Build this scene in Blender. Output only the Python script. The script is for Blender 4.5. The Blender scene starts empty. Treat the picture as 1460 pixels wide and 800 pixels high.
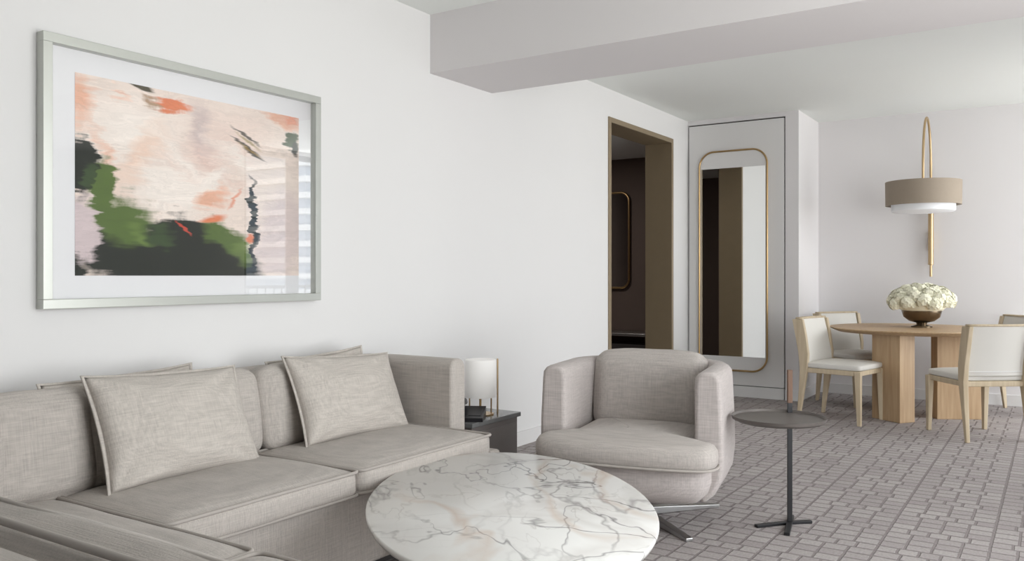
import bpy, bmesh, math, random
from mathutils import Vector, Matrix, noise as mnoise
random.seed(4)
S = bpy.context.scene
F = 1195.0
TH = math.atan(780/1195.0)
CX, CZ, HOR = 3.19, 1.2, 393.0
sT, cT = math.sin(TH), math.cos(TH)
def W(u, d):
    r = (u-730)/F*d
    return (CX - sT*d + cT*r, cT*d + sT*r)
def WF(u, v, z=0.0):
    d = (CZ-z)*F/(v-HOR)
    return W(u, d)

# ------------------------------------------------------------ materials
def new_mat(name):
    m = bpy.data.materials.new(name); m.use_nodes = True
    nt = m.node_tree
    b = nt.nodes.get('Principled BSDF')
    return m, nt, b
def srgb(r, g, b):
    f = lambda c: (c/12.92 if c <= 0.04045 else ((c+0.055)/1.055)**2.4)
    return (f(r/255), f(g/255), f(b/255), 1)
def simple(name, col, rough=0.5, metal=0.0, var=0.04, scale=8, bump=0.0, bscale=60, spec=None):
    m, nt, b = new_mat(name)
    tc = nt.nodes.new('ShaderNodeTexCoord')
    n = nt.nodes.new('ShaderNodeTexNoise'); n.inputs['Scale'].default_value = scale
    n.inputs['Detail'].default_value = 4
    nt.links.new(tc.outputs['Object'], n.inputs['Vector'])
    mx = nt.nodes.new('ShaderNodeMix'); mx.data_type = 'RGBA'
    mx.inputs[6].default_value = [c*(1-var) for c in col[:3]]+[1]
    mx.inputs[7].default_value = [min(1, c*(1+var)) for c in col[:3]]+[1]
    nt.links.new(n.outputs['Fac'], mx.inputs[0])
    nt.links.new(mx.outputs[2], b.inputs['Base Color'])
    b.inputs['Roughness'].default_value = rough
    b.inputs['Metallic'].default_value = metal
    if spec is not None: b.inputs['Specular IOR Level'].default_value = spec
    if bump:
        n2 = nt.nodes.new('ShaderNodeTexNoise'); n2.inputs['Scale'].default_value = bscale
        nt.links.new(tc.outputs['Object'], n2.inputs['Vector'])
        bp = nt.nodes.new('ShaderNodeBump'); bp.inputs['Strength'].default_value = bump
        bp.inputs['Distance'].default_value = 0.005
        nt.links.new(n2.outputs['Fac'], bp.inputs['Height'])
        nt.links.new(bp.outputs['Normal'], b.inputs['Normal'])
    return m
def fabric(name, col, contrast=0.18):
    m, nt, b = new_mat(name)
    tc = nt.nodes.new('ShaderNodeTexCoord')
    outs = []
    for sc in ((9, 9, 330), (300, 260, 9), (9, 300, 60)):
        mp = nt.nodes.new('ShaderNodeMapping'); mp.inputs['Scale'].default_value = sc
        nt.links.new(tc.outputs['Object'], mp.inputs['Vector'])
        n = nt.nodes.new('ShaderNodeTexNoise'); n.inputs['Scale'].default_value = 1
        n.inputs['Detail'].default_value = 2
        nt.links.new(mp.outputs[0], n.inputs['Vector']); outs.append(n.outputs['Fac'])
    a = nt.nodes.new('ShaderNodeMath'); a.operation = 'ADD'
    nt.links.new(outs[0], a.inputs[0]); nt.links.new(outs[1], a.inputs[1])
    a2 = nt.nodes.new('ShaderNodeMath'); a2.operation = 'ADD'
    nt.links.new(a.outputs[0], a2.inputs[0]); nt.links.new(outs[2], a2.inputs[1])
    mr = nt.nodes.new('ShaderNodeMapRange')
    mr.inputs['From Min'].default_value = 1.05; mr.inputs['From Max'].default_value = 1.95
    nt.links.new(a2.outputs[0], mr.inputs['Value'])
    mx = nt.nodes.new('ShaderNodeMix'); mx.data_type = 'RGBA'
    mx.inputs[6].default_value = [c*(1-contrast) for c in col[:3]]+[1]
    mx.inputs[7].default_value = [c*(1+contrast) for c in col[:3]]+[1]
    nt.links.new(mr.outputs[0], mx.inputs[0])
    nt.links.new(mx.outputs[2], b.inputs['Base Color'])
    b.inputs['Roughness'].default_value = 0.95
    b.inputs['Specular IOR Level'].default_value = 0.15
    b.inputs['Sheen Weight'].default_value = 0.1
    bp = nt.nodes.new('ShaderNodeBump'); bp.inputs['Strength'].default_value = 0.25
    bp.inputs['Distance'].default_value = 0.003
    nt.links.new(a2.outputs[0], bp.inputs['Height'])
    nt.links.new(bp.outputs['Normal'], b.inputs['Normal'])
    return m
def wood(name, c1, c2, rough=0.5):
    m, nt, b = new_mat(name)
    tc = nt.nodes.new('ShaderNodeTexCoord')
    mp = nt.nodes.new('ShaderNodeMapping'); mp.inputs['Scale'].default_value = (30, 30, 2.0)
    nt.links.new(tc.outputs['Object'], mp.inputs['Vector'])
    n = nt.nodes.new('ShaderNodeTexNoise'); n.inputs['Scale'].default_value = 1.5
    n.inputs['Detail'].default_value = 6
    nt.links.new(mp.outputs[0], n.inputs['Vector'])
    cr = nt.nodes.new('ShaderNodeValToRGB')
    cr.color_ramp.elements[0].position = .3; cr.color_ramp.elements[0].color = c1
    cr.color_ramp.elements[1].position = .7; cr.color_ramp.elements[1].color = c2
    nt.links.new(n.outputs['Fac'], cr.inputs[0]); nt.links.new(cr.outputs[0], b.inputs['Base Color'])
    b.inputs['Roughness'].default_value = rough
    return m

M_wall = simple('wall_paint', (0.78, 0.772, 0.77, 1), 0.85, var=0.01, scale=1.5, bump=0.04, bscale=250, spec=.2)
M_wall2 = simple('dining_wall_paint', (0.77, 0.75, 0.755, 1), 0.85, var=0.01, scale=1.5, spec=.2)
M_beam = simple('beam_paint', (0.74, 0.715, 0.72, 1), 0.85, var=0.01, scale=1.5, spec=.2)
M_ceil = simple('ceiling_paint', (0.85, 0.87, 0.85, 1), 0.9, var=0.01, scale=1.5, spec=.2)
M_trim = simple('trim_paint', (0.76, 0.75, 0.745, 1), 0.5, var=0.01)
M_closet = simple('closet_paint', (0.75, 0.74, 0.735, 1), 0.6, var=0.01)
M_bronze = simple('bronze_jamb', srgb(146, 130, 106), 0.45, 0.25, var=.05)
M_dark = simple('dark_gap', (0.05, 0.045, 0.045, 1), 0.7)
M_brown = simple('hall_wall_brown', srgb(104, 90, 84), 0.8, var=.05)
M_fab = fabric('linen_fabric', srgb(181, 174, 168))
M_fabp = fabric('pillow_linen', srgb(190, 183, 176))
M_fabc = fabric('armchair_linen', srgb(181, 174, 169))
M_fabc2 = fabric('armchair_shell_linen', srgb(184, 176, 173))
M_pipe = simple('piping', srgb(172, 165, 159), .9)
M_brass = simple('brass', srgb(186, 156, 112), 0.28, 1.0, var=.05)
M_brassb = simple('brushed_brass', srgb(196, 170, 132), 0.35, 0.85, var=.05)
M_silver = simple('silver_frame', srgb(196, 198, 192), 0.35, 0.45, var=.03)
M_mat = simple('mat_board', (0.82, 0.82, 0.84, 1), 0.9, var=.005)
M_steel = simple('brushed_steel', (0.6, 0.6, 0.6, 1), 0.3, 1.0)
M_black = simple('black_metal', (0.02, 0.02, 0.022, 1), 0.4, 0.4)
M_blackp = simple('black_plastic', (0.015, 0.015, 0.018, 1), 0.3)
M_tray = simple('dark_tray', srgb(104, 98, 94), 0.45, 0.3, var=.12, scale=20)
M_leather = simple('tan_leather', srgb(112, 84, 66), 0.6)
M_stone = simple('grey_stone', srgb(118, 120, 120), 0.2, var=.25, scale=12)
M_stone2 = simple('dark_cabinet', srgb(120, 114, 112), 0.35, var=.08)
M_oak = wood('oak_wood', srgb(176, 146, 112), srgb(194, 166, 132))
M_ash = wood('ash_wood', srgb(188, 170, 142), srgb(204, 188, 162))
M_uph = simple('white_leather', srgb(216, 213, 207), 0.6, var=.02)
M_shade = simple('taupe_shade', srgb(160, 147, 132), 0.8, var=.03, scale=40)
M_petal = simple('ivory_petal', srgb(252, 247, 226), 0.7, var=.08, scale=40)
M_bowl = simple('bronze_bowl', srgb(120, 106, 88), 0.22, 0.9, var=.08)
def emis(name, col, st):
    m, nt, b = new_mat(name)
    b.inputs['Base Color'].default_value = col
    b.inputs['Emission Color'].default_value = col
    b.inputs['Emission Strength'].default_value = st
    b.inputs['Roughness'].default_value = .8
    return m
M_lampw = emis('lamp_shade_white', (0.87, 0.85, 0.83, 1), 0.14)
M_diff = emis('lamp_diffuser', (0.85, 0.86, 0.88, 1), 0.10)
m, nt, b = new_mat('mirror_glass'); b.inputs['Metallic'].default_value = 1
b.inputs['Base Color'].default_value = (.86, .87, .86, 1); b.inputs['Roughness'].default_value = 0.0
M_mirror = m
m = bpy.data.materials.new('picture_glass'); m.use_nodes = True; nt = m.node_tree; nt.nodes.clear()
o = nt.nodes.new('ShaderNodeOutputMaterial'); tr = nt.nodes.new('ShaderNodeBsdfTransparent')
gl = nt.nodes.new('ShaderNodeBsdfGlossy'); gl.inputs['Roughness'].default_value = 0
fr = nt.nodes.new('ShaderNodeFresnel'); fr.inputs['IOR'].default_value = 1.42
mx = nt.nodes.new('ShaderNodeMixShader')
nt.links.new(fr.outputs[0], mx.inputs[0]); nt.links.new(tr.outputs[0], mx.inputs[1]); nt.links.new(gl.outputs[0], mx.inputs[2])
nt.links.new(mx.outputs[0], o.inputs[0]); M_glass = m

# carpet
m, nt, b = new_mat('carpet'); M_carpet = m
tc = nt.nodes.new('ShaderNodeTexCoord')
nz = nt.nodes.new('ShaderNodeTexNoise'); nz.inputs['Scale'].default_value = 25.0
nt.links.new(tc.outputs['Object'], nz.inputs['Vector'])
vm = nt.nodes.new('ShaderNodeVectorMath'); vm.operation = 'SCALE'; vm.inputs['Scale'].default_value = 0.008
nt.links.new(nz.outputs['Color'], vm.inputs[0])
va = nt.nodes.new('ShaderNodeVectorMath'); va.operation = 'ADD'
nt.links.new(tc.outputs['Object'], va.inputs[0]); nt.links.new(vm.outputs[0], va.inputs[1])
br = nt.nodes.new('ShaderNodeTexBrick')
br.inputs['Scale'].default_value = 1.0
br.inputs['Brick Width'].default_value = 0.105
br.inputs['Row Height'].default_value = 0.082
br.inputs['Mortar Size'].default_value = 0.008
br.inputs['Mortar Smooth'].default_value = 0.4
br.offset = 0.0; br.offset_frequency = 2; br.squash = 0.8; br.squash_frequency = 4
br.inputs['Color1'].default_value = srgb(174, 168, 166)
br.inputs['Color2'].default_value = srgb(160, 153, 152)
br.inputs['Mortar'].default_value = srgb(140, 133, 132)
nt.links.new(va.outputs[0], br.inputs['Vector'])
n2 = nt.nodes.new('ShaderNodeTexNoise'); n2.inputs['Scale'].default_value = 90; n2.inputs['Detail'].default_value = 4
nt.links.new(tc.outputs['Object'], n2.inputs['Vector'])
mr = nt.nodes.new('ShaderNodeMapRange'); mr.inputs['To Min'].default_value = .68; mr.inputs['To Max'].default_value = 1.32
nt.links.new(n2.outputs['Fac'], mr.inputs['Value'])
mm = nt.nodes.new('ShaderNodeMix'); mm.data_type = 'RGBA'; mm.blend_type = 'MULTIPLY'; mm.inputs[0].default_value = 1
nt.links.new(br.outputs['Color'], mm.inputs[6]); nt.links.new(mr.outputs[0], mm.inputs[7])
nt.links.new(mm.outputs[2], b.inputs['Base Color'])
b.inputs['Roughness'].default_value = 1; b.inputs['Specular IOR Level'].default_value = .1
inv = nt.nodes.new('ShaderNodeMath'); inv.operation = 'SUBTRACT'; inv.inputs[0].default_value = 1
nt.links.new(br.outputs['Fac'], inv.inputs[1])
ad = nt.nodes.new('ShaderNodeMath'); ad.operation = 'MULTIPLY_ADD'; ad.inputs[1].default_value = .35
nt.links.new(n2.outputs['Fac'], ad.inputs[0]); nt.links.new(inv.outputs[0], ad.inputs[2])
bp = nt.nodes.new('ShaderNodeBump'); bp.inputs['Distance'].default_value = 0.009; bp.inputs['Strength'].default_value = .6
nt.links.new(ad.outputs[0], bp.inputs['Height']); nt.links.new(bp.outputs['Normal'], b.inputs['Normal'])

# marble
m, nt, b = new_mat('marble'); M_marble = m
tc = nt.nodes.new('ShaderNodeTexCoord')
def N(t, **k):
    n = nt.nodes.new(t)
    for a, v in k.items(): n.inputs[a].default_value = v
    return n
def vein(scale, distort, w, seed, stretch=(1, 1, 1), rot=0, detail=4):
    mp = nt.nodes.new('ShaderNodeMapping'); mp.inputs['Location'].default_value = (seed, seed*1.7, 0)
    mp.inputs['Scale'].default_value = stretch; mp.inputs['Rotation'].default_value = (0, 0, rot)
    nt.links.new(tc.outputs['Object'], mp.inputs['Vector'])
    n = N('ShaderNodeTexNoise', Scale=scale, Detail=detail, Distortion=distort)
    n.inputs['Roughness'].default_value = .5
    nt.links.new(mp.outputs[0], n.inputs['Vector'])
    s = nt.nodes.new('ShaderNodeMath'); s.operation = 'SUBTRACT'; s.inputs[1].default_value = .5
    nt.links.new(n.outputs['Fac'], s.inputs[0])
    a = nt.nodes.new('ShaderNodeMath'); a.operation = 'ABSOLUTE'; nt.links.new(s.outputs[0], a.inputs[0])
    r = nt.nodes.new('ShaderNodeMapRange'); r.inputs['From Min'].default_value = 0; r.inputs['From Max'].default_value = w
    r.inputs['To Min'].default_value = 1; r.inputs['To Max'].default_value = 0
    nt.links.new(a.outputs[0], r.inputs['Value'])
    k = N('ShaderNodeTexNoise', Scale=scale*1.3, Detail=1)
    mp2 = nt.nodes.new('ShaderNodeMapping'); mp2.inputs['Location'].default_value = (seed+20, seed, 3)
    nt.links.new(tc.outputs['Object'], mp2.inputs['Vector']); nt.links.new(mp2.outputs[0], k.inputs['Vector'])
    kr = nt.nodes.new('ShaderNodeMapRange'); kr.inputs['From Min'].default_value = .38; kr.inputs['From Max'].default_value = .62
    kr.inputs['To Min'].default_value = .15
    nt.links.new(k.outputs['Fac'], kr.inputs['Value'])
    mu = nt.nodes.new('ShaderNodeMath'); mu.operation = 'MULTIPLY'
    nt.links.new(r.outputs[0], mu.inputs[0]); nt.links.new(kr.outputs[0], mu.inputs[1])
    return mu.outputs[0]
def mixc(prev, col, fac, amt):
    mu = nt.nodes.new('ShaderNodeMath'); mu.operation = 'MULTIPLY'; mu.inputs[1].default_value = amt
    nt.links.new(fac, mu.inputs[0])
    x = nt.nodes.new('ShaderNodeMix'); x.data_type = 'RGBA'
    nt.links.new(mu.outputs[0], x.inputs[0])
    if isinstance(prev, tuple): x.inputs[6].default_value = prev
    else: nt.links.new(prev, x.inputs[6])
    x.inputs[7].default_value = col
    return x.outputs[2]
c = mixc((.82, .81, .79, 1), srgb(206, 202, 198), vein(1.5, .4, .06, 3.1), .55)
c = mixc(c, srgb(144, 140, 139), vein(1.8, .3, .020, 7.3, (1, 2.0, 1), .6), .7)
c = mixc(c, srgb(96, 93, 95), vein(1.2, .3, .009, 1.3, (2.2, 1, 1), .3), .9)
c = mixc(c, srgb(106, 103, 105), vein(1.3, .3, .008, 11.3, (1, 2.4, 1), -.2), .8)
c = mixc(c, srgb(176, 170, 166), vein(2.6, .3, .012, 5.5, (1, 1.9, 1), -.5), .45)
c = mixc(c, srgb(200, 172, 150), vein(.9, .3, .03, 9.9, (1, 1.5, 1), 1.0), .55)
nt.links.new(c, b.inputs['Base Color']); b.inputs['Roughness'].default_value = .22

# ------------------------------------------------------------ geometry helpers
def link(o, parent=None, mat=None):
    S.collection.objects.link(o)
    if parent: o.parent = parent
    if mat and hasattr(o.data, 'materials'): o.data.materials.append(mat)
    return o
def empty(name, loc=(0, 0, 0), rz=0):
    e = bpy.data.objects.new(name, None); e.location = loc; e.rotation_euler = (0, 0, rz)
    e.empty_display_size = .1
    S.collection.objects.link(e); return e
def mesh_obj(name, verts, faces, mat=None, parent=None, smooth=False, loc=(0, 0, 0), rot=(0, 0, 0)):
    me = bpy.data.meshes.new(name); me.from_pydata([tuple(v) for v in verts], [], faces); me.update()
    bm = bmesh.new(); bm.from_mesh(me); bmesh.ops.recalc_face_normals(bm, faces=bm.faces); bm.to_mesh(me); bm.free()
    if smooth:
        for p in me.polygons: p.use_smooth = True
    o = bpy.data.objects.new(name, me); o.location = loc; o.rotation_euler = rot
    return link(o, parent, mat)
def bevel(o, w, seg=3, ang=35):
    md = o.modifiers.new('bev', 'BEVEL'); md.width = w; md.segments = seg
    md.limit_method = 'ANGLE'; md.angle_limit = math.radians(ang)
    for p in o.data.polygons: p.use_smooth = True
    wn = o.modifiers.new('wn', 'WEIGHTED_NORMAL'); wn.keep_sharp = True
    return o
BF = [(0, 3, 2, 1), (4, 5, 6, 7), (0, 1, 5, 4), (1, 2, 6, 5), (2, 3, 7, 6), (3, 0, 4, 7)]
def bverts(x0, x1, y0, y1, z0, z1):
    return [(x0, y0, z0), (x1, y0, z0), (x1, y1, z0), (x0, y1, z0), (x0, y0, z1), (x1, y0, z1), (x1, y1, z1), (x0, y1, z1)]
def box(name, x0, x1, y0, y1, z0, z1, mat, parent=None, bev=0, loc=(0, 0, 0), rot=(0, 0, 0)):
    o = mesh_obj(name, bverts(x0, x1, y0, y1, z0, z1), BF, mat, parent, loc=loc, rot=rot)
    if bev: bevel(o, bev)
    return o
def boxes(name, lst, mat, parent=None, bev=0):
    v = []; f = []
    for b_ in lst:
        k = len(v); v += bverts(*b_); f += [tuple(i+k for i in q) for q in BF]
    o = mesh_obj(name, v, f, mat, parent)
    if bev: bevel(o, bev)
    return o
def loft(name, rings, mat, parent=None, cap=True, closed=True, smooth=True, loc=(0, 0, 0), rot=(0, 0, 0)):
    n = len(rings[0]); v = [p for r in rings for p in r]; f = []
    for i in range(len(rings)-1):
        for j in range(n if closed else n-1):
            k = (j+1) % n
            f.append((i*n+j, i*n+k, (i+1)*n+k, (i+1)*n+j))
    if cap:
        f.append(tuple(range(n))[::-1]); f.append(tuple((len(rings)-1)*n+j for j in range(n)))
    return mesh_obj(name, v, f, mat, parent, smooth, loc, rot)
def lathe(name, prof, mat, parent=None, n=48, loc=(0, 0, 0), cap=True):
    rings = [[(r*math.cos(2*math.pi*i/n), r*math.sin(2*math.pi*i/n), z) for i in range(n)] for r, z in prof]
    o = loft(name, rings, mat, parent, cap=cap, loc=loc)
    md = o.modifiers.new('es', 'EDGE_SPLIT'); md.split_angle = math.radians(40)
    return o
def tube(name, pts, r, mat, parent=None, cyclic=False, res=6, smooth=False):
    cu = bpy.data.curves.new(name, 'CURVE'); cu.dimensions = '3D'; cu.bevel_depth = r; cu.bevel_resolution = res
    cu.use_fill_caps = True
    sp = cu.splines.new('POLY'); sp.points.add(len(pts)-1)
    for p, q in zip(sp.points, pts): p.co = (q[0], q[1], q[2], 1)
    sp.use_cyclic_u = cyclic; sp.use_smooth = True
    o = bpy.data.objects.new(name, cu); return link(o, parent, mat)
def rrect(hx, hy, r, n=8, cx=0, cy=0):
    pts = []
    for sx, sy, a0 in ((1, 1, 0), (-1, 1, 90), (-1, -1, 180), (1, -1, 270)):
        for i in range(n+1):
            a = math.radians(a0+90*i/n)
            pts.append((cx+sx*(hx-r)+r*math.cos(a), cy+sy*(hy-r)+r*math.sin(a)))
    return pts
def sweep(name, path, section, mat, parent=None, bev=0, bang=50):
    n = len(path); rings = []
    for i, p in enumerate(path):
        a = path[max(0, i-1)]; b_ = path[min(n-1, i+1)]
        t = Vector((b_[0]-a[0], b_[1]-a[1])).normalized(); nr = Vector((t.y, -t.x))
        sc = 1
        rings.append([(p[0]+nr.x*o_*sc, p[1]+nr.y*o_*sc, z) for o_, z in section])
    o = loft(name, rings, mat, parent)
    if bev: bevel(o, bev, 4, bang)
    return o
def arcpath(pts, r, n=8):
    out = [pts[0]]
    for i in range(1, len(pts)-1):
        p0, p1, p2 = Vector(pts[i-1]), Vector(pts[i]), Vector(pts[i+1])
        a = (p0-p1).normalized(); b_ = (p2-p1).normalized()
        s = p1+a*r; e = p1+b_*r; c = p1+a*r+b_*r
        for k in range(n+1):
            t = k/n*math.pi/2
            out.append(tuple(c - b_*r*math.cos(t) - a*r*math.sin(t)))
    out.append(pts[-1]); return out
def softbox(name, size, bev, crown, mat, parent=None, loc=(0, 0, 0), rot=(0, 0, 0), wob=0.004, n=14, seed=0):
    hx, hy, hz = [s/2 for s in size]; bm = bmesh.new()
    bmesh.ops.create_cube(bm, size=2)
    bmesh.ops.subdivide_edges(bm, edges=bm.edges[:], cuts=n, use_grid_fill=True)
    for v in bm.verts:
        q = v.co.copy(); p = Vector((q.x*hx, q.y*hy, q.z*hz))
        inn = Vector((max(-hx+bev, min(hx-bev, p.x)), max(-hy+bev, min(hy-bev, p.y)), max(-hz+bev, min(hz-bev, p.z))))
        d = p-inn
        if d.length > 1e-6: p = inn+d.normalized()*bev
        fx = (1-q.y**2)*(1-q.z**2); fy = (1-q.x**2)*(1-q.z**2); fz = (1-q.x**2)*(1-q.y**2)
        p.x += q.x*crown[0]*fx**.6; p.y += q.y*crown[1]*fy**.6; p.z += q.z*crown[2]*fz**.6
        w = mnoise.noise(Vector((p.x*6+seed*7.1, p.y*6, p.z*6)))*wob
        p += d.normalized()*w if d.length > 1e-6 else Vector((0, 0, w))
        v.co = p
    me = bpy.data.meshes.new(name); bm.to_mesh(me); bm.free()
    for p in me.polygons: p.use_smooth = True
    o = bpy.data.objects.new(name, me); o.location = loc; o.rotation_euler = rot
    link(o, parent, mat)
    ss = o.modifiers.new('ss', 'SUBSURF'); ss.levels = 1; ss.render_levels = 1
    return o
def pillow(name, w, h, t, mat, loc, rot, seed=0):
    """flat in local XZ plane, thickness along Y"""
    e = empty(name, loc); e.rotation_euler = rot
    n = 44; verts = []; faces = []
    def P(i, j, s):
        u = -1+2*i/n; v = -1+2*j/n
        pin = 0.06
        x = w/2*u*(1-pin*(1-v*v)*abs(u)); z = h/2*v*(1-pin*1.2*(1-u*u)*abs(v))
        k = max(0, (1-abs(u)**2.6)*(1-abs(v)**2.6))**.55
        wr = 0
        for cu_, cv in ((-1, -1), (1, -1), (-1, 1), (1, 1)):
            dd = math.hypot(u-cu_, v-cv)
            ang = math.atan2(v-cv, u-cu_)
            wr += .014*math.exp(-(dd/.5)**2)*math.sin(ang*9+seed)*min(1, dd*4)
        wr += .012*mnoise.noise(Vector((u*2.2+seed*3, v*2.2, s*2+seed)))
        y = s*(t/2*k + wr*min(1, k*1.6)+.003*(k > 0))
        return (x, y, z)
    idx = {}
    for s in (1, -1):
        for i in range(n+1):
            for j in range(n+1):
                edge = i in (0, n) or j in (0, n)
                if edge and s == -1: idx[(s, i, j)] = idx[(1, i, j)]; continue
                idx[(s, i, j)] = len(verts)
                p = P(i, j, s)
                verts.append((p[0], 0 if edge else p[1], p[2]))
        for i in range(n):
            for j in range(n):
                q = (idx[(s, i, j)], idx[(s, i+1, j)], idx[(s, i+1, j+1)], idx[(s, i, j+1)])
                faces.append(q if s == -1 else q[::-1])
    mesh_obj('cover', verts, faces, mat, e, True)
    per = [P(i, 0, 1) for i in range(n)]+[P(n, j, 1) for j in range(n)]+[P(n-i, n, 1) for i in range(n)]+[P(0, n-j, 1) for j in range(n)]
    fl = []; f = []
    m_ = len(per)
    for (x, y, z) in per:
        L = math.hypot(x, z); fl.append((x, .002, z)); fl.append((x+x/L*.014, .001, z+z/L*.014))
    for k in range(m_):
        a = 2*k; b_ = 2*((k+1) % m_); f.append((a, a+1, b_+1, b_))
    o = mesh_obj('flange', fl, f, mat, e, True)
    sd = o.modifiers.new('s', 'SOLIDIFY'); sd.thickness = .005; sd.offset = 0
    return e

# ------------------------------------------------------------ room shell
H = 2.78; XR = 5.0; YB = -3.0; YC = 8.19; YD = 8.98; XC = 1.11
DY0, DY1, DZ = 6.37, 7.78, 2.545
box('floor', -3.2, XR+.2, YB-.2, 10, -.1, 0, M_carpet)
box('ceiling', -3.2, XR+.2, YB-.2, 10, H, H+.1, M_ceil)
boxes('wall_left', [(-.26, 0, YB, DY0, 0, H), (-.26, 0, DY1, YC+.8, 0, H), (-.26, 0, DY0, DY1, DZ, H)], M_wall)
boxes('wall_closet', [(0, .985, YC, YC+.12, 2.735, H), (0.985, XC, YC, YD, 0, H), (0, .985, YC+.04, YC+.12, 0, 2.735)], M_wall2)
box('wall_back', XC, XR, YD, YD+.15, 0, H, M_wall2)
box('wall_front', -.2, XR, YB-.15, YB, 0, H, M_wall)
w1 = (0.7, 4.25); w2 = (6.62, 8.94)
T1, T2 = 2.5, 2.74
boxes('wall_right', [(XR, XR+.2, YB, w1[0], 0, H), (XR, XR+.2, w1[1], w2[0], 0, H), (XR, XR+.2, w2[1], YD+.15, 0, H),
    (XR, XR+.2, w1[0], w1[1], T1, H), (XR, XR+.2, w1[0], w1[1], 0, .1), (XR, XR+.2, w2[0], w2[1], T2, H), (XR, XR+.2, w2[0], w2[1], 0, .06)], M_wall)
def window(name, y0, y1, muls, top):
    L = [(XR+.05, XR+.12, y0, y1, .1, .16), (XR+.05, XR+.12, y0, y1, top-.06, top)]
    for y in muls: L.append((XR+.04, XR+.13, y-.03, y+.03, .1, top))
    boxes(name, L, M_black)
window('window_1', w1[0], w1[1], [w1[0]+.03, 2.5, w1[1]-.03], T1)
window('window_2', w2[0], w2[1], [w2[0]+.03, w2[1]-.03], T2)
box('ceiling_beam', 0, XR, 3.98, 4.64, 2.424, H, M_beam)
boxes('baseboard_left', [(0, .014, YB, DY0, 0, .1), (0, .014, DY1, YC, 0, .1)], M_trim)
boxes('baseboard_back', [(XC, XR, YD-.014, YD, 0, .1), (XC, XC+.014, YC, YD, 0, .1), (.985, XC+.014, YC-.012, YC, 0, .1)], M_trim)
cd = empty('closet_door', (0, 0, 0))
box('panel', .012, .972, YC, YC+.03, .115, 2.722, M_closet, cd, .002)
box('plinth', .012, .972, YC-.004, YC+.03, .0, .108, M_closet, cd, .002)
box('reveal', .0, .984, YC+.031, YC+.039, 0, 2.734, M_dark, cd)
df = empty('door_1')
boxes('frame', [(-.27, .012, DY0, DY0+.045, 0, DZ), (-.27, .012, DY1-.045, DY1, 0, DZ), (-.27, .012, DY0+.045, DY1-.045, DZ-.045, DZ)], M_bronze, df, .003)
boxes('wall_hall', [(-3.2, .0, 9.3, 9.4, 0, H), (-3.2, -3.1, 4.5, 9.3, 0, H), (-3.1, -.26, 4.4, 4.5, 0, H), (-.30, -.262, 7.8, 9.3, 0, H), (-.30,-.262,4.5,6.35,0,H)], M_brown)
box('ceiling_hall', -3.1, -.30, 4.5, 9.3, 2.62, 2.66, M_ceil)
def rounded_panel(name, hx, hz, r, y0, y1, mat, parent, cx, cz):
    pts = rrect(hx, hz, r, 10, cx, cz)
    return loft(name, [[(x, y0, z) for x, z in pts], [(x, y1, z) for x, z in pts]], mat, parent, smooth=False)
hm = empty('hall_mirror')
rounded_panel('glass', .25, .57, .1, 9.27, 9.28, M_mirror, hm, -1.43, 1.63)
tube('rim', [(x, 9.27, z) for x, z in rrect(.26, .58, .11, 10, -1.43, 1.63)], .014, M_brass, hm, True)
hc = empty('console_table')
box('top', -2.1, -.6, 8.85, 9.25, .50, .53, M_steel, hc, .004)
box('shelf', -2.05, -.65, 8.9, 9.2, .12, .40, M_dark, hc, .004)
for i, x in enumerate((-2.07, -.65)):
    for j, y in enumerate((8.88, 9.2)):
        box(f'leg_{i*2+j+1}', x, x+.03, y, y+.03, 0, .5, M_steel, hc)

wm = empty('wall_mirror')
mcx, mcz, mhx, mhz = .478, 1.35, .342, 1.09
rounded_panel('backing', mhx-.01, mhz-.01, .14, YC-.03, YC-.001, M_closet, wm, mcx, mcz)
gx0, gx1 = mcx-mhx+.018, mcx+mhx-.018
box('glass', gx0, gx1, YC-.034, YC-.0301, .40, 2.27, M_mirror, wm)
tube('rim', [(x, YC-.035, z) for x, z in rrect(mhx, mhz, .15, 12, mcx, mcz)], .009, M_brass, wm, True)

# ------------------------------------------------------------ framed art
fa = empty('framed_artwork')
y0, y1, z0, z1 = 1.645, 3.037, 1.075, 2.107
fw = .036
boxes('frame', [(0.002, .05, y0, y1, z0, z0+fw), (0.002, .05, y0, y1, z1-fw, z1), (0.002, .05, y0, y0+fw, z0+fw, z1-fw), (0.002, .05, y1-fw, y1, z0+fw, z1-fw)], M_silver, fa, .002)
box('mat_board', .004, .012, y0+.03, y1-.03, z0+.03, z1-.03, M_mat, fa)
AY0, AY1, AZ0, AZ1 = 1.785, 2.92, 1.2, 1.985
m, nt, b = new_mat('abstract_painting')
tc = nt.nodes.new('ShaderNodeTexCoord')
nA = N('ShaderNodeTexNoise', Scale=3.2, Detail=6); nA.inputs['Roughness'].default_value = .6
nt.links.new(tc.outputs['Object'], nA.inputs['Vector'])
mpB = nt.nodes.new('ShaderNodeMapping'); mpB.inputs['Scale'].default_value = (1, 4, 45); mpB.inputs['Rotation'].default_value = (.7, 0, 0)
nt.links.new(tc.outputs['Object'], mpB.inputs['Vector'])
nB = N('ShaderNodeTexNoise', Scale=1.0, Detail=4); nt.links.new(mpB.outputs[0], nB.inputs['Vector'])
def vmath(op, a, b_):
    n = nt.nodes.new('ShaderNodeVectorMath'); n.operation = op
    for i, x in enumerate((a, b_)):
        if isinstance(x, tuple): n.inputs[i].default_value = x
        else: nt.links.new(x, n.inputs[i])
    return n.outputs[0]
off = vmath('MULTIPLY', vmath('SUBTRACT', nA.outputs['Color'], (.5, .5, .5)), (0, .24, .24))
off2 = vmath('MULTIPLY', vmath('SUBTRACT', nB.outputs['Color'], (.5, .5, .5)), (0, .12, .12))
off3 = vmath('MULTIPLY', vmath('SUBTRACT', nB.outputs['Color'], (.5, .5, .5)), (0, .05, .05))
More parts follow.
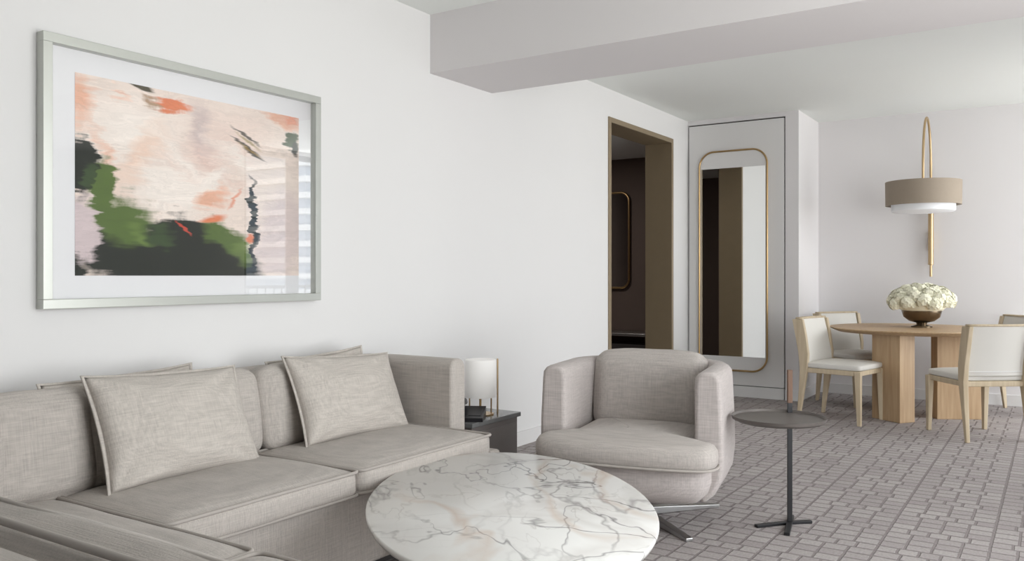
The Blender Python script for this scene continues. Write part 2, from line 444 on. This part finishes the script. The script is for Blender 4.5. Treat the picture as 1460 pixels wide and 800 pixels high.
pos = vmath('ADD', vmath('ADD', tc.outputs['Object'], off), off2)
pos_s = vmath('ADD', tc.outputs['Object'], off3)
AW, AH = AY1-AY0, AZ1-AZ0
def blob(prev, u, v, ru, rv, col, rot=0, soft=.25, amt=1.0, stroke=False):
    mp = nt.nodes.new('ShaderNodeMapping'); mp.vector_type = 'TEXTURE'
    mp.inputs['Location'].default_value = (0, u*AW, v*AH)
    mp.inputs['Rotation'].default_value = (math.radians(rot), 0, 0)
    mp.inputs['Scale'].default_value = (1, ru*AW, rv*AH)
    nt.links.new(pos_s if stroke else pos, mp.inputs['Vector'])
    ml = vmath('MULTIPLY', mp.outputs[0], (0, 1, 1))
    ln = nt.nodes.new('ShaderNodeVectorMath'); ln.operation = 'LENGTH'; nt.links.new(ml, ln.inputs[0])
    r = nt.nodes.new('ShaderNodeMapRange'); r.inputs['From Min'].default_value = 1-soft; r.inputs['From Max'].default_value = 1+soft*.4
    r.inputs['To Min'].default_value = amt; r.inputs['To Max'].default_value = 0
    nt.links.new(ln.outputs['Value'], r.inputs['Value'])
    x = nt.nodes.new('ShaderNodeMix'); x.data_type = 'RGBA'; nt.links.new(r.outputs[0], x.inputs[0])
    if isinstance(prev, tuple): x.inputs[6].default_value = prev
    else: nt.links.new(prev, x.inputs[6])
    x.inputs[7].default_value = col
    return x.outputs[2]
cream = srgb(238, 222, 212); pink = srgb(234, 208, 198); peach = srgb(234, 182, 156); orange = srgb(226, 132, 92)
white = srgb(246, 236, 228)
dk = srgb(26, 32, 24); gr = srgb(86, 108, 50); gr2 = srgb(56, 76, 42); lil = srgb(212, 196, 198)
c = blob(cream, .2, .75, .22, .22, white, soft=.8)
c = blob(c, .55, .70, .25, .16, pink, 20, .8, .7)
c = blob(c, .50, .82, .05, .14, srgb(204, 186, 184), 10, .7, .8)
c = blob(c, .24, .60, .05, .24, srgb(238, 208, 190), -35, .8, .9)
c = blob(c, .42, .62, .18, .05, white, -35, .8, .9)
c = blob(c, .68, .66, .18, .05, white, -30, .8, .9)
c = blob(c, .60, .58, .14, .03, srgb(228, 196, 184), -35, .8, .6)
c = blob(c, .01, .90, .05, .14, peach, 10, .6)
c = blob(c, .10, .62, .02, .18, peach, 20, .9, .7)
c = blob(c, .15, .95, .05, .03, peach, -20, .7, .7)
c = blob(c, .38, .92, .08, .045, orange, -15, .4)
c = blob(c, .30, .94, .05, .03, srgb(180, 150, 124), -25, .6)
c = blob(c, .24, 1.0, .06, .018, srgb(80, 74, 56), -10, .3, stroke=True)
c = blob(c, .90, .95, .14, .04, peach, -8, .6)
c = blob(c, .95, .98, .07, .025, orange, -8, .6, .8)
c = blob(c, .84, .55, .14, .22, srgb(240, 226, 216), 30, .5)
c = blob(c, .42, .08, .40, .23, dk, -6, .12)
c = blob(c, .11, .42, .055, .20, gr, 20, .2)
c = blob(c, .03, .55, .05, .19, dk, 5, .15)
c = blob(c, .05, .50, .03, .08, gr2, 5, .3)
c = blob(c, .20, .28, .10, .12, gr, 20, .35)
c = blob(c, .26, .22, .05, .04, srgb(110, 134, 66), -30, .6, .8)
c = blob(c, .33, .22, .07, .06, gr2, -20, .4)
c = blob(c, .63, .22, .10, .09, gr, -20, .35)
c = blob(c, .70, .14, .07, .10, srgb(112, 134, 72), -10, .4, .7)
c = blob(c, .04, .22, .08, .16, lil, 10, .2)
c = blob(c, .02, .03, .05, .07, dk, 10, .3)
c = blob(c, .38, .44, .18, .13, white, -15, .3)
c = blob(c, .56, .42, .09, .07, peach, 25, .5)
c = blob(c, .55, .32, .07, .02, orange, 10, .5, stroke=True)
c = blob(c, .55, .52, .10, .07, white, 25, .5)
c = blob(c, .66, .45, .06, .012, orange, 50, .6, .7, stroke=True)
c = blob(c, .75, .28, .022, .30, dk, 6, .2)
c = blob(c, .90, .25, .13, .28, srgb(224, 208, 204), 0, .3)
c = blob(c, .73, .22, .02, .035, orange, -30, .4, stroke=True)
for k, (uu, vv, L_, cc) in enumerate(((.72, .83, .09, srgb(60, 56, 46)), (.73, .80, .07, srgb(176, 158, 120)), (.71, .775, .08, srgb(50, 48, 42)), (.74, .745, .07, srgb(150, 126, 80)), (.76, .72, .06, srgb(70, 64, 50)))):
    c = blob(c, uu, vv, L_, .010, cc, -24, .5, .9, stroke=True)
c = blob(c, .96, .84, .045, .05, gr2, 0, .3)
c = blob(c, .98, .80, .02, .05, dk, 0, .3, stroke=True)
c = blob(c, .42, .26, .05, .008, srgb(196, 76, 60), -35, .4, stroke=True)
mpS = nt.nodes.new('ShaderNodeMapping'); mpS.inputs['Scale'].default_value = (1, 3, 70); mpS.inputs['Rotation'].default_value = (.5, 0, 0)
nt.links.new(pos, mpS.inputs['Vector'])
nS = N('ShaderNodeTexNoise', Scale=1.2, Detail=3); nt.links.new(mpS.outputs[0], nS.inputs['Vector'])
rS = nt.nodes.new('ShaderNodeMapRange'); rS.inputs['From Min'].default_value = .3; rS.inputs['From Max'].default_value = .7
rS.inputs['To Min'].default_value = .88; rS.inputs['To Max'].default_value = 1.06
nt.links.new(nS.outputs['Fac'], rS.inputs['Value'])
xS = nt.nodes.new('ShaderNodeMix'); xS.data_type = 'RGBA'; xS.blend_type = 'MULTIPLY'; xS.inputs[0].default_value = 1
nt.links.new(c, xS.inputs[6]); nt.links.new(rS.outputs[0], xS.inputs[7]); c = xS.outputs[2]
nt.links.new(c, b.inputs['Base Color']); b.inputs['Roughness'].default_value = .7
art = mesh_obj('painting', bverts(0, .0015, 0, AW, 0, AH), BF, m, fa, loc=(.0122, AY0, AZ0))
ga, gb, gc, gd = y0+fw*.7, y1-fw*.7, z0+fw*.7, z1-fw*.7
mesh_obj('glazing', [(.030, ga, gc), (.030, gb, gc), (.030, gb, gd), (.030, ga, gd)], [(0, 1, 2, 3)], M_glass, fa)

# ------------------------------------------------------------ sectional sofa
so = empty('sectional_sofa')
boxes('base', [(.10, .895, .66, 3.42, .05, .35), (.895, 2.38, .66, 1.53, .05, .35)], M_fab, so, .02)
boxes('plinth', [(.16, .82, .75, 3.36, 0, .05), (.82, 2.3, .75, 1.45, 0, .05)], M_dark, so)
path = arcpath([(2.60, .62), (.10, .62), (.10, 3.36), (.68, 3.36)], .16, 8)
def dens(path, step=.15):
    out = []
    for a, b_ in zip(path[:-1], path[1:]):
        L = math.dist(a, b_); k = max(1, int(L/step))
        for i in range(k): out.append((a[0]+(b_[0]-a[0])*i/k, a[1]+(b_[1]-a[1])*i/k))
    out.append(path[-1]); return out
T = .06
sec = [(-T, .05), (-T, .73)] + [(-T+.05-.05*math.cos(a), .735+.05*math.sin(a)) for a in [math.radians(x) for x in (20, 40, 60, 80)]] + \
      [(T-.05+.05*math.cos(a), .735+.05*math.sin(a)) for a in [math.radians(x) for x in (80, 60, 40, 20)]] + [(T, .73), (T, .05)]
sweep('backrest', dens(path), sec, M_fab, so, .018, 60)
def seat(name, x0, x1, ya, yb, seed):
    cx_, cy_ = (x0+x1)/2, (ya+yb)/2
    softbox(name, (x1-x0-.006, yb-ya-.006, .105), .028, (.01, .004, .022), M_fab, so, (cx_, cy_, .3975), seed=seed)
    hx, hy = (x1-x0)/2-.006, (yb-ya)/2-.006
    for k, z in ((1, .443), (2, .354)):
        tube(f'{name}_piping_{k}', [(cx_+x, cy_+y, z) for x, y in rrect(hx, hy, .03, 5)], .0065, M_pipe, so, True)
seat('seat_cushion_1', .30, .935, 1.55, 2.395, 1)
seat('seat_cushion_2', .30, .935, 2.395, 3.30, 2)
seat('seat_cushion_3', .30, 1.35, .88, 1.55, 3)
seat('seat_cushion_4', 1.35, 2.38, .88, 1.55, 4)
def backc(name, c, L, rot, seed, hgt=.37, th=.17):
    softbox(name, (L, th, hgt), .055, (.006, .02, .012), M_fab, so, c, rot, seed=seed, wob=.008)
lean = math.radians(-9)
for i, (a, b_) in enumerate(((1.30, 1.70), (1.70, 2.44), (2.44, 3.28))):
    backc(f'back_cushion_{i+1}', (.245, (a+b_)/2, .61), b_-a-.006, (lean, 0, math.pi/2), i)
backc('back_cushion_4', (.72, .765, .60), .80, (math.radians(12), 0, 0), 5, hgt=.37)
backc('back_cushion_5', (1.86, .765, .60), 1.46, (math.radians(12), 0, 0), 6, hgt=.37, th=.17)
for k, (yy, zz) in enumerate(((.775, .792), (.70, .800))):
    tube(f'back_cushion_5_piping_{k+1}', [(1.16+1.40*i/20, yy-.010, zz) for i in range(21)], .007, M_pipe, so)
softbox('corner_bolster', (.36, .30, .36), .12, (.02, .02, .01), M_fab, so, (.40, 1.12, .61), (0, 0, .5), seed=8)

PR = math.pi/2
pillow('throw_pillow', .66, .42, .17, M_fabp, (.400, 1.965, .640), (math.radians(-24), math.radians(2), PR+.05), 1)
pillow('throw_pillow', .70, .41, .17, M_fabp, (.385, 2.90, .632), (math.radians(-24), math.radians(3), PR+.03), 2)
pillow('throw_pillow', .60, .40, .09, M_fabp, (.265, 1.85, .632), (math.radians(-12), math.radians(-2), PR), 3)
pillow('throw_pillow', .60, .40, .09, M_fabp, (.255, 2.86, .628), (math.radians(-12), math.radians(-3), PR), 4)

# ------------------------------------------------------------ end table, lamp, phone
et = empty('end_table')
box('top', .06, .64, 3.53, 4.0, .405, .43, M_stone, et, .003)
box('cabinet', .08, .625, 3.545, 3.985, .06, .405, M_stone2, et, .004)
box('drawer_front', .625, .632, 3.56, 3.97, .10, .375, M_stone2, et, .002)
box('plinth', .12, .58, 3.58, 3.95, 0, .06, M_dark, et)
tl = empty('table_lamp', (.50, 3.80, .43))
lathe('shade', [(.0, .098), (.086, .098), (.088, .102), (.088, .300), (.084, .305), (.0, .305)], M_lampw, tl)
lathe('base', [(.0, 0), (.075, 0), (.075, .006), (.0, .006)], M_brass, tl)
for i, a in enumerate((33, 123, 213, 303)):
    x, y = .06*math.cos(math.radians(a)), .06*math.sin(math.radians(a))
    tube(f'post_{i+1}', [(x, y, .004), (x, y, .099)], .004, M_brass, tl)
a = TH+.15
box('side_bar', -.004, .004, -.009, .009, 0, .308, M_brassb, tl, .001, loc=(.096*math.cos(a), .096*math.sin(a), 0), rot=(0, 0, a))
ph = empty('telephone', (.555, 3.64, .43), .5)
mesh_obj('body', [(-.07, -.08, 0), (.07, -.08, 0), (.07, .08, 0), (-.07, .08, 0), (-.07, -.08, .02), (.07, -.08, .02), (.07, .08, .06), (-.07, .08, .06)], BF, M_blackp, ph)
tube('handset', [(-.045, -.07, .055), (-.045, -.06, .072), (-.045, 0, .085), (-.045, .06, .092), (-.045, .08, .080)], .014, M_blackp, ph)
box('keypad', -.01, .055, -.05, .04, .0, .012, M_blackp, ph, .001, loc=(0, 0, .03), rot=(math.radians(14), 0, 0))

# ------------------------------------------------------------ armchair
d_, u_ = 4.2, 914
ax_, ay_ = W(u_, d_)
ac = empty('armchair', (ax_, ay_, 0), math.radians(11))
U = arcpath([(-.37, -.27), (-.37, .355), (.37, .355), (.37, -.27)], .24, 12)
U = dens(U, .08)
t = .06
csec = [(t-.005, .30), (t, .45), (t, .70)] + [(0+t*math.cos(math.radians(x)), .715+.05*math.sin(math.radians(x))) for x in (20, 45, 70, 110, 135, 160)] + \
       [(-t, .70), (-t-.01, .5), (-t-.012, .36), (-t-.002, .27), (-t+.03, .20), (-t+.07, .165), (0.04, .16)]
sweep('shell', U, csec, M_fabc2, ac, .035, 60)
def pad(name, outline, prof, mat, parent, crown=0):
    n = len(outline); nr = []
    for i in range(n):
        a = Vector(outline[i-1]); b_ = Vector(outline[(i+1) % n]); tt = (b_-a).normalized(); nr.append(Vector((-tt.y, tt.x)))
    rings = []
    for ins, z in prof:
        rings.append([(p[0]+q.x*ins, p[1]+q.y*ins, z) for p, q in zip(outline, nr)])
    if crown:
        last = rings[-1]; zz = prof[-1][1]
        cx_ = sum(p[0] for p in last)/n; cy_ = sum(p[1] for p in last)/n
        for s in (.8, .6, .4, .2, .05):
            rings.append([(cx_+(p[0]-cx_)*s, cy_+(p[1]-cy_)*s, zz+crown*(1-s*s)) for p in last])
    return loft(name, rings, mat, parent)
def smooth_poly(pts, it=3):
    for _ in range(it):
        out = []
        for i in range(len(pts)):
            a = pts[i]; b_ = pts[(i+1) % len(pts)]
            out.append((a[0]*.75+b_[0]*.25, a[1]*.75+b_[1]*.25)); out.append((a[0]*.25+b_[0]*.75, a[1]*.25+b_[1]*.75))
        pts = out
    return pts
base_o = smooth_poly([(-.40, -.30), (-.33, -.40), (0, -.44), (.33, -.40), (.40, -.30), (.40, .2), (.3, .36), (0, .38), (-.3, .36), (-.40, .2)])
pad('lower_body', base_o, [(.16, .15), (.10, .155), (.05, .175), (.015, .21), (.0, .26), (.0, .32), (.02, .345)], M_fabc2, ac)
seat_o = smooth_poly([(-.40, -.25), (-.43, -.29), (-.425, -.40), (-.36, -.455), (-.15, -.485), (.15, -.485), (.36, -.455), (.425, -.40), (.43, -.29), (.40, -.25),
                      (.315, -.25), (.305, -.2), (.30, .2), (.26, .27), (-.26, .27), (-.30, .2), (-.305, -.2), (-.315, -.25)], 3)
pad('seat_cushion', seat_o, [(.05, .325), (.02, .335), (.004, .355), (0, .385), (.004, .415), (.018, .435), (.04, .447), (.06, .452)], M_fabc, ac, crown=.022)
tube('seat_piping', [(x, y, .345) for x, y in seat_o], .006, M_pipe, ac, True)
softbox('back_cushion', (.585, .17, .40), .06, (.01, .03, .02), M_fabc, ac, (0, .215, .595), (math.radians(-8), 0, 0), seed=3)
lathe('pedestal', [(0, .02), (.035, .02), (.035, .16), (0, .16)], M_steel, ac)
for i in range(4):
    a = math.radians(20) + TH - math.radians(11) + i*math.pi/2 + .0
    L = .45
    o = mesh_obj(f'foot_{i+1}', [(0, -.022, .004), (L, -.018, .0), (L, .018, .0), (0, .022, .004), (0, -.022, .045), (L, -.018, .016), (L, .018, .016), (0, .022, .045)], BF, M_steel, ac, rot=(0, 0, a))
    bevel(o, .003)

# ------------------------------------------------------------ coffee table
Z = .40
P = [WF(698, 645, Z), WF(771, 831, Z), WF(526, 722, Z), WF(943, 755, Z)]
cxy = Vector(((P[0][0]+P[1][0])/2, (P[0][1]+P[1][1])/2))
axl = Vector((P[0][0]-P[1][0], P[0][1]-P[1][1]))
ra = axl.length/2; rb = .500
ct = empty('coffee_table', (cxy.x, cxy.y, 0), math.atan2(axl.y, axl.x))
n = 96
def ell(a, b_, z): return [(a*math.cos(2*math.pi*i/n), b_*math.sin(2*math.pi*i/n), z) for i in range(n)]
o = loft('marble_top', [ell(ra-.02, rb-.02, Z-.028), ell(ra-.006, rb-.006, Z-.024), ell(ra, rb, Z-.012), ell(ra, rb, Z-.004), ell(ra-.004, rb-.004, Z)], M_marble, ct)
o.modifiers.new('es', 'EDGE_SPLIT').split_angle = math.radians(50)
loft('under_frame', [ell(ra-.16, rb-.10, Z-.05), ell(ra-.16, rb-.10, Z-.028)], M_brassb, ct)
k = 0
for sx in (1, -1):
    for sy in (1, -1):
        k += 1
        x, y = sx*.42, sy*.36
        box(f'leg_{k}', x-.012, x+.012, y-.012, y+.012, 0, Z-.03, M_brassb, ct, .002)
box('stretcher_1', -.42, .42, .352, .368, .02, .036, M_brassb, ct)
box('stretcher_2', -.42, .42, -.368, -.352, .02, .036, M_brassb, ct)
box('stretcher_3', .412, .428, -.36, .36, .02, .036, M_brassb, ct)
box('stretcher_4', -.428, -.412, -.36, .36, .02, .036, M_brassb, ct)

# ------------------------------------------------------------ accent (martini) table
px, py = W(1126, 4.05)
at = empty('accent_table', (px, py, 0), TH)
box('post', -.011, .011, -.006, .006, 0, .60, M_black, at, .001)
box('handle', -.012, .012, -.009, .009, .585, .745, M_leather, at, .003)
o = lathe('tray', [(0, .525), (.19, .525), (.208, .535), (.212, .550), (.208, .550), (.203, .539), (0, .536)], M_tray, at, 64, loc=(-.108, -.17, .0))
tube('bracket', [(0, 0, .515), (-.108, -.17, .515)], .009, M_black, at)
lathe('clamp', [(0, .495), (.018, .495), (.018, .525), (0, .525)], M_black, at, 24, loc=(-.108, -.17, 0))
for i, (a, L) in enumerate(((198, .19), (8, .11), (-112, .20), (68, .12))):
    box(f'foot_{i+1}', 0, L, -.013, .013, 0, .014, M_black, at, .002, rot=(0, 0, math.radians(a)))

# ------------------------------------------------------------ dining set
tx, ty = W(1300, 7.27)
dt = empty('dining_table', (tx, ty, 0))
lathe('top', [(0, .712), (.60, .712), (.655, .735), (.67, .744), (.668, .75), (0, .75)], M_oak, dt, 96)
def slab(name, cx_, cy_, L, w_, ang):
    box(name, -L/2, L/2, -w_/2, w_/2, 0, .713, M_oak, dt, .004, loc=(cx_-tx, cy_-ty, 0), rot=(0, 0, ang))
e1 = Vector((-.81, .59)); e2 = Vector((.59, .81))
c0 = Vector(WF(1283, 604)); s1 = c0+e1*.15+e2*.08
slab('base_panel_1', s1.x, s1.y, .30, .16, math.atan2(e1.y, e1.x))
s2 = Vector(W(1363, 7.05)); slab('base_panel_2', s2.x, s2.y, .36, .12, math.radians(30))
slab('base_panel_3', tx-.2, ty+.3, .34, .14, math.radians(60))

def dining_chair(x, y, face):
    rz = math.atan2(face[1], face[0])+math.pi/2
    e = empty('dining_chair', (x, y, 0), rz)
    k = 0
    for sx in (-1, 1):
        k += 1
        xx = sx*.225
        o = mesh_obj(f'leg_{k}', [(xx-.014, -.245, 0), (xx+.014, -.245, 0), (xx+.014, -.215, 0), (xx-.014, -.215, 0),
              (xx-.022, -.245, .43), (xx+.022, -.245, .43), (xx+.022, -.195, .43), (xx-.022, -.195, .43)], BF, M_ash, e); bevel(o, .004)
    for sx in (-1, 1):
        k += 1
        xx = sx*.232
        rings = []
        for z, yc, hy, hx in ((0, .275, .013, .014), (.25, .245, .022, .018), (.43, .225, .032, .02), (.55, .228, .042, .018), (.70, .252, .046, .017), (.835, .280, .046, .016)):
            rings.append([(xx-hx, yc-hy, z), (xx+hx, yc-hy, z), (xx+hx, yc+hy, z), (xx-hx, yc+hy, z)])
        o = loft(f'leg_{k}', rings, M_ash, e, smooth=False); bevel(o, .005)
    box('apron', -.235, .235, -.235, .235, .395, .435, M_ash, e, .006)
    softbox('seat_pad', (.48, .47, .055), .022, (0, 0, .012), M_uph, e, (0, -.01, .458), wob=0, n=8)
    rings = []
    for z, yc in ((.47, .222), (.55, .228), (.70, .258), (.80, .282), (.840, .292)):
        r = []
        for i in range(13):
            s = -1+2*i/12; r.append((s*.216, yc+.028-.020*s*s, z))
        for i in range(13):
            s = 1-2*i/12; r.append((s*.216, yc-.018-.020*s*s, z))
        rings.append(r)
    o = loft('back_pad', rings, M_uph, e); bevel(o, .01, 3, 50)
    tube('back_seam', [((-1+2*i/12)*.205, .222+.0305-.020*(-1+2*i/12)**2+.002, .505) for i in range(13)], .003, M_trim, e)
    rr = [[(s*.232, .292+.032-.02*s*s, .836), (s*.232, .292-.024-.02*s*s, .836), (s*.232, .292-.022-.02*s*s+.002, .850), (s*.232, .292+.030-.02*s*s, .850)] for s in [-1+2*i/12 for i in range(13)]]
    loft('top_rail', rr, M_ash, e)
    return e
dining_chair(1.68, 7.36, (.97, -.20))
dining_chair(1.60, 8.38, (.80, -.60))
dining_chair(2.66, 7.18, (-.6, .8))
dining_chair(2.70, 8.46, (-.80, -.60))

vx, vy = W(1314, 7.3)
fv = empty('flower_bowl', (vx, vy, .75))
lathe('bowl', [(0, 0), (.085, 0), (.085, .012), (.04, .025), (.045, .04), (.10, .055), (.145, .09), (.16, .14), (.158, .19), (.150, .19), (.14, .12), (0, .08)], M_bowl, fv, 48)
verts = []; faces = []
def floret(c, nrm, s):
    nrm = nrm.normalized(); t1 = nrm.cross(Vector((0.3, .2, 1))).normalized(); t2 = nrm.cross(t1)
    a0 = random.random()*6.28
    for L, m_, lift in ((0, 5, .5), (1, 4, 1.1)):
        sc = s*(1 if L == 0 else .6)
        for k in range(m_):
            a = a0+L*.5+k*2*math.pi/m_
            dr = t1*math.cos(a)+t2*math.sin(a); pd = nrm.cross(dr)
            i0 = len(verts)
            verts.extend([c, c+dr*sc*.55+pd*sc*.42+nrm*sc*.30*lift, c+dr*sc*1.0+nrm*sc*.22*lift, c+dr*sc*.55-pd*sc*.42+nrm*sc*.30*lift])
            faces.append((i0, i0+1, i0+2, i0+3))
heads = []
for i in range(34):
    z_ = 1-(i+.5)/34*1.05; a = i*2.399963
    rr_ = math.sqrt(max(0, 1-z_*z_)); heads.append(Vector((rr_*math.cos(a)*.225, rr_*math.sin(a)*.225, .205+z_*.120)))
for hc_ in heads:
    R_ = .060
    for i in range(44):
        z_ = 1-(i+.5)/44*1.6; a = i*2.399963+random.random()*.3
        rr_ = math.sqrt(max(0, 1-z_*z_)); nn = Vector((rr_*math.cos(a), rr_*math.sin(a), z_))
        floret(hc_+nn*R_*random.uniform(.85, 1.05), nn, .026)
o = mesh_obj('blossoms', verts, faces, M_petal, fv)
bm = bmesh.new()
for hc_ in heads:
    bmesh.ops.create_icosphere(bm, subdivisions=2, radius=.048, matrix=Matrix.Translation(hc_))
bmesh.ops.create_icosphere(bm, subdivisions=3, radius=1, matrix=Matrix.Translation((0, 0, .2)) @ Matrix.Diagonal((.2, .2, .09, 1)))
me = bpy.data.meshes.new('blossom_cores'); bm.to_mesh(me); bm.free()
for p in me.polygons: p.use_smooth = True
link(bpy.data.objects.new('blossom_cores', me), fv, M_petal)

# ------------------------------------------------------------ wall lamp
LX = 2.16; LY = 8.38
wl = empty('wall_lamp', (0, 0, 0))
lathe('wall_rod', [(0, 1.19), (.012, 1.19), (.012, 1.30), (.024, 1.305), (.024, 1.80), (.012, 1.81), (.012, 2.3), (0, 2.3)], M_brassb, wl, 24, loc=(LX, YD-.05, 0))
box('wall_bracket', LX-.02, LX+.02, YD-.05, YD, 1.45, 1.62, M_brassb, wl, .003)
ap = [(LX, YD-.05, 2.2)]
ym = (YD-.05+LY)/2; ry = (YD-.05-LY)/2
for i in range(25):
    a = math.pi*i/24
    ap.append((LX, ym+ry*math.cos(a), 2.20+.47*math.sin(a)))
ap.append((LX, LY, 1.95))
tube('arc', ap, .011, M_brassb, wl)
lathe('shade', [(.302, 1.835), (.312, 1.835), (.315, 2.05), (.305, 2.05), (.302, 1.835)], M_shade, wl, 72, loc=(LX, LY, 0), cap=False)
lathe('diffuser', [(0, 1.775), (.250, 1.775), (.264, 1.785), (.267, 2.03), (0, 2.03)], M_diff, wl, 72, loc=(LX, LY, 0))
lathe('shade_ring', [(.26, 2.02), (.308, 2.02), (.308, 2.026), (.26, 2.026)], M_brassb, wl, 72, loc=(LX, LY, 0))

# ------------------------------------------------------------ outside: balcony + tower
bl = empty('balcony_railing')
L = [(6.3, 6.34, 4, 12, 1.02, 1.06), (6.3, 6.34, 4, 12, .1, .13)]
for i in range(54): L.append((6.31, 6.33, 4+i*.15, 4.02+i*.15, .1, 1.03))
boxes('bars', L, M_black, bl)
box('slab', XR+.2, 6.5, 4, 12, -.1, .08, M_trim, bl)
cn = empty('curtain')
cv = []
for i in range(30):
    yy = 7.16+.18*i/29
    cv.append([(XR-.12+.03*math.sin(i*1.3), yy, z) for z in (.02, 2.72)])
o = loft('drape', cv, simple('drape_grey', srgb(66, 64, 66), .9), cn, cap=False, closed=False)
tb = empty('office_tower')
M_win = simple('tower_glass', srgb(64, 80, 98), .4, 0, var=.2, scale=1)
M_tw = simple('tower_concrete', srgb(120, 122, 124), .8, 0)
box('glass_core', 36, 50, 36.5, 66, -20, 18, M_win, tb)
boxes('floor_bands', [(35.5, 50.3, 36.1, 66.4, z, z+.35) for z in [-20+1.0*i for i in range(38)]], M_tw, tb)

# ------------------------------------------------------------ lights
w = bpy.data.worlds.new('sky'); S.world = w; w.use_nodes = True
nt = w.node_tree; bg = nt.nodes['Background']
tc = nt.nodes.new('ShaderNodeTexCoord'); sx_ = nt.nodes.new('ShaderNodeSeparateXYZ')
nt.links.new(tc.outputs['Generated'], sx_.inputs[0])
cr = nt.nodes.new('ShaderNodeValToRGB')
cr.color_ramp.elements[0].position = .35; cr.color_ramp.elements[0].color = (.92, .925, .90, 1)
cr.color_ramp.elements[1].position = .6; cr.color_ramp.elements[1].color = (.93, .96, .98, 1)
mr = nt.nodes.new('ShaderNodeMapRange'); mr.inputs['From Min'].default_value = -1
nt.links.new(sx_.outputs['Z'], mr.inputs['Value']); nt.links.new(mr.outputs[0], cr.inputs[0])
nt.links.new(cr.outputs[0], bg.inputs['Color']); bg.inputs['Strength'].default_value = 7.8
def area(name, loc, sx, sy, rot, power, col=(1, 1, 1), portal=False):
    l = bpy.data.lights.new(name, 'AREA'); l.shape = 'RECTANGLE'; l.size = sx; l.size_y = sy; l.energy = power; l.color = col
    if portal: l.cycles.is_portal = True
    o = bpy.data.objects.new(name, l); o.location = loc; o.rotation_euler = rot; S.collection.objects.link(o); return o
area('portal_near', (XR+.15, (w1[0]+w1[1])/2, 1.3), 2.4, w1[1]-w1[0], (0, math.pi/2, 0), 0, portal=True)
area('portal_far', (XR+.15, (w2[0]+w2[1])/2, 1.4), 2.7, w2[1]-w2[0], (0, math.pi/2, 0), 0, portal=True)
area('hall_fill', (-1.6, 7.6, 2.6), .5, .5, (0, 0, 0), 16, (1, .93, .86))  # added fill light, no fixture modelled; lifts the brown hall walls

# ------------------------------------------------------------ camera
cam = bpy.data.cameras.new('camera'); co = bpy.data.objects.new('camera', cam); S.collection.objects.link(co)
co.location = (CX, 0, CZ); co.rotation_euler = (math.pi/2, 0, TH)
cam.sensor_width = 36; cam.lens = 36*F/1460; cam.shift_y = (HOR-400)/1460.0
cam.clip_start = .05
S.camera = co
S.view_settings.view_transform = 'Standard'
S.view_settings.look = 'None'
S.view_settings.exposure = 0.0
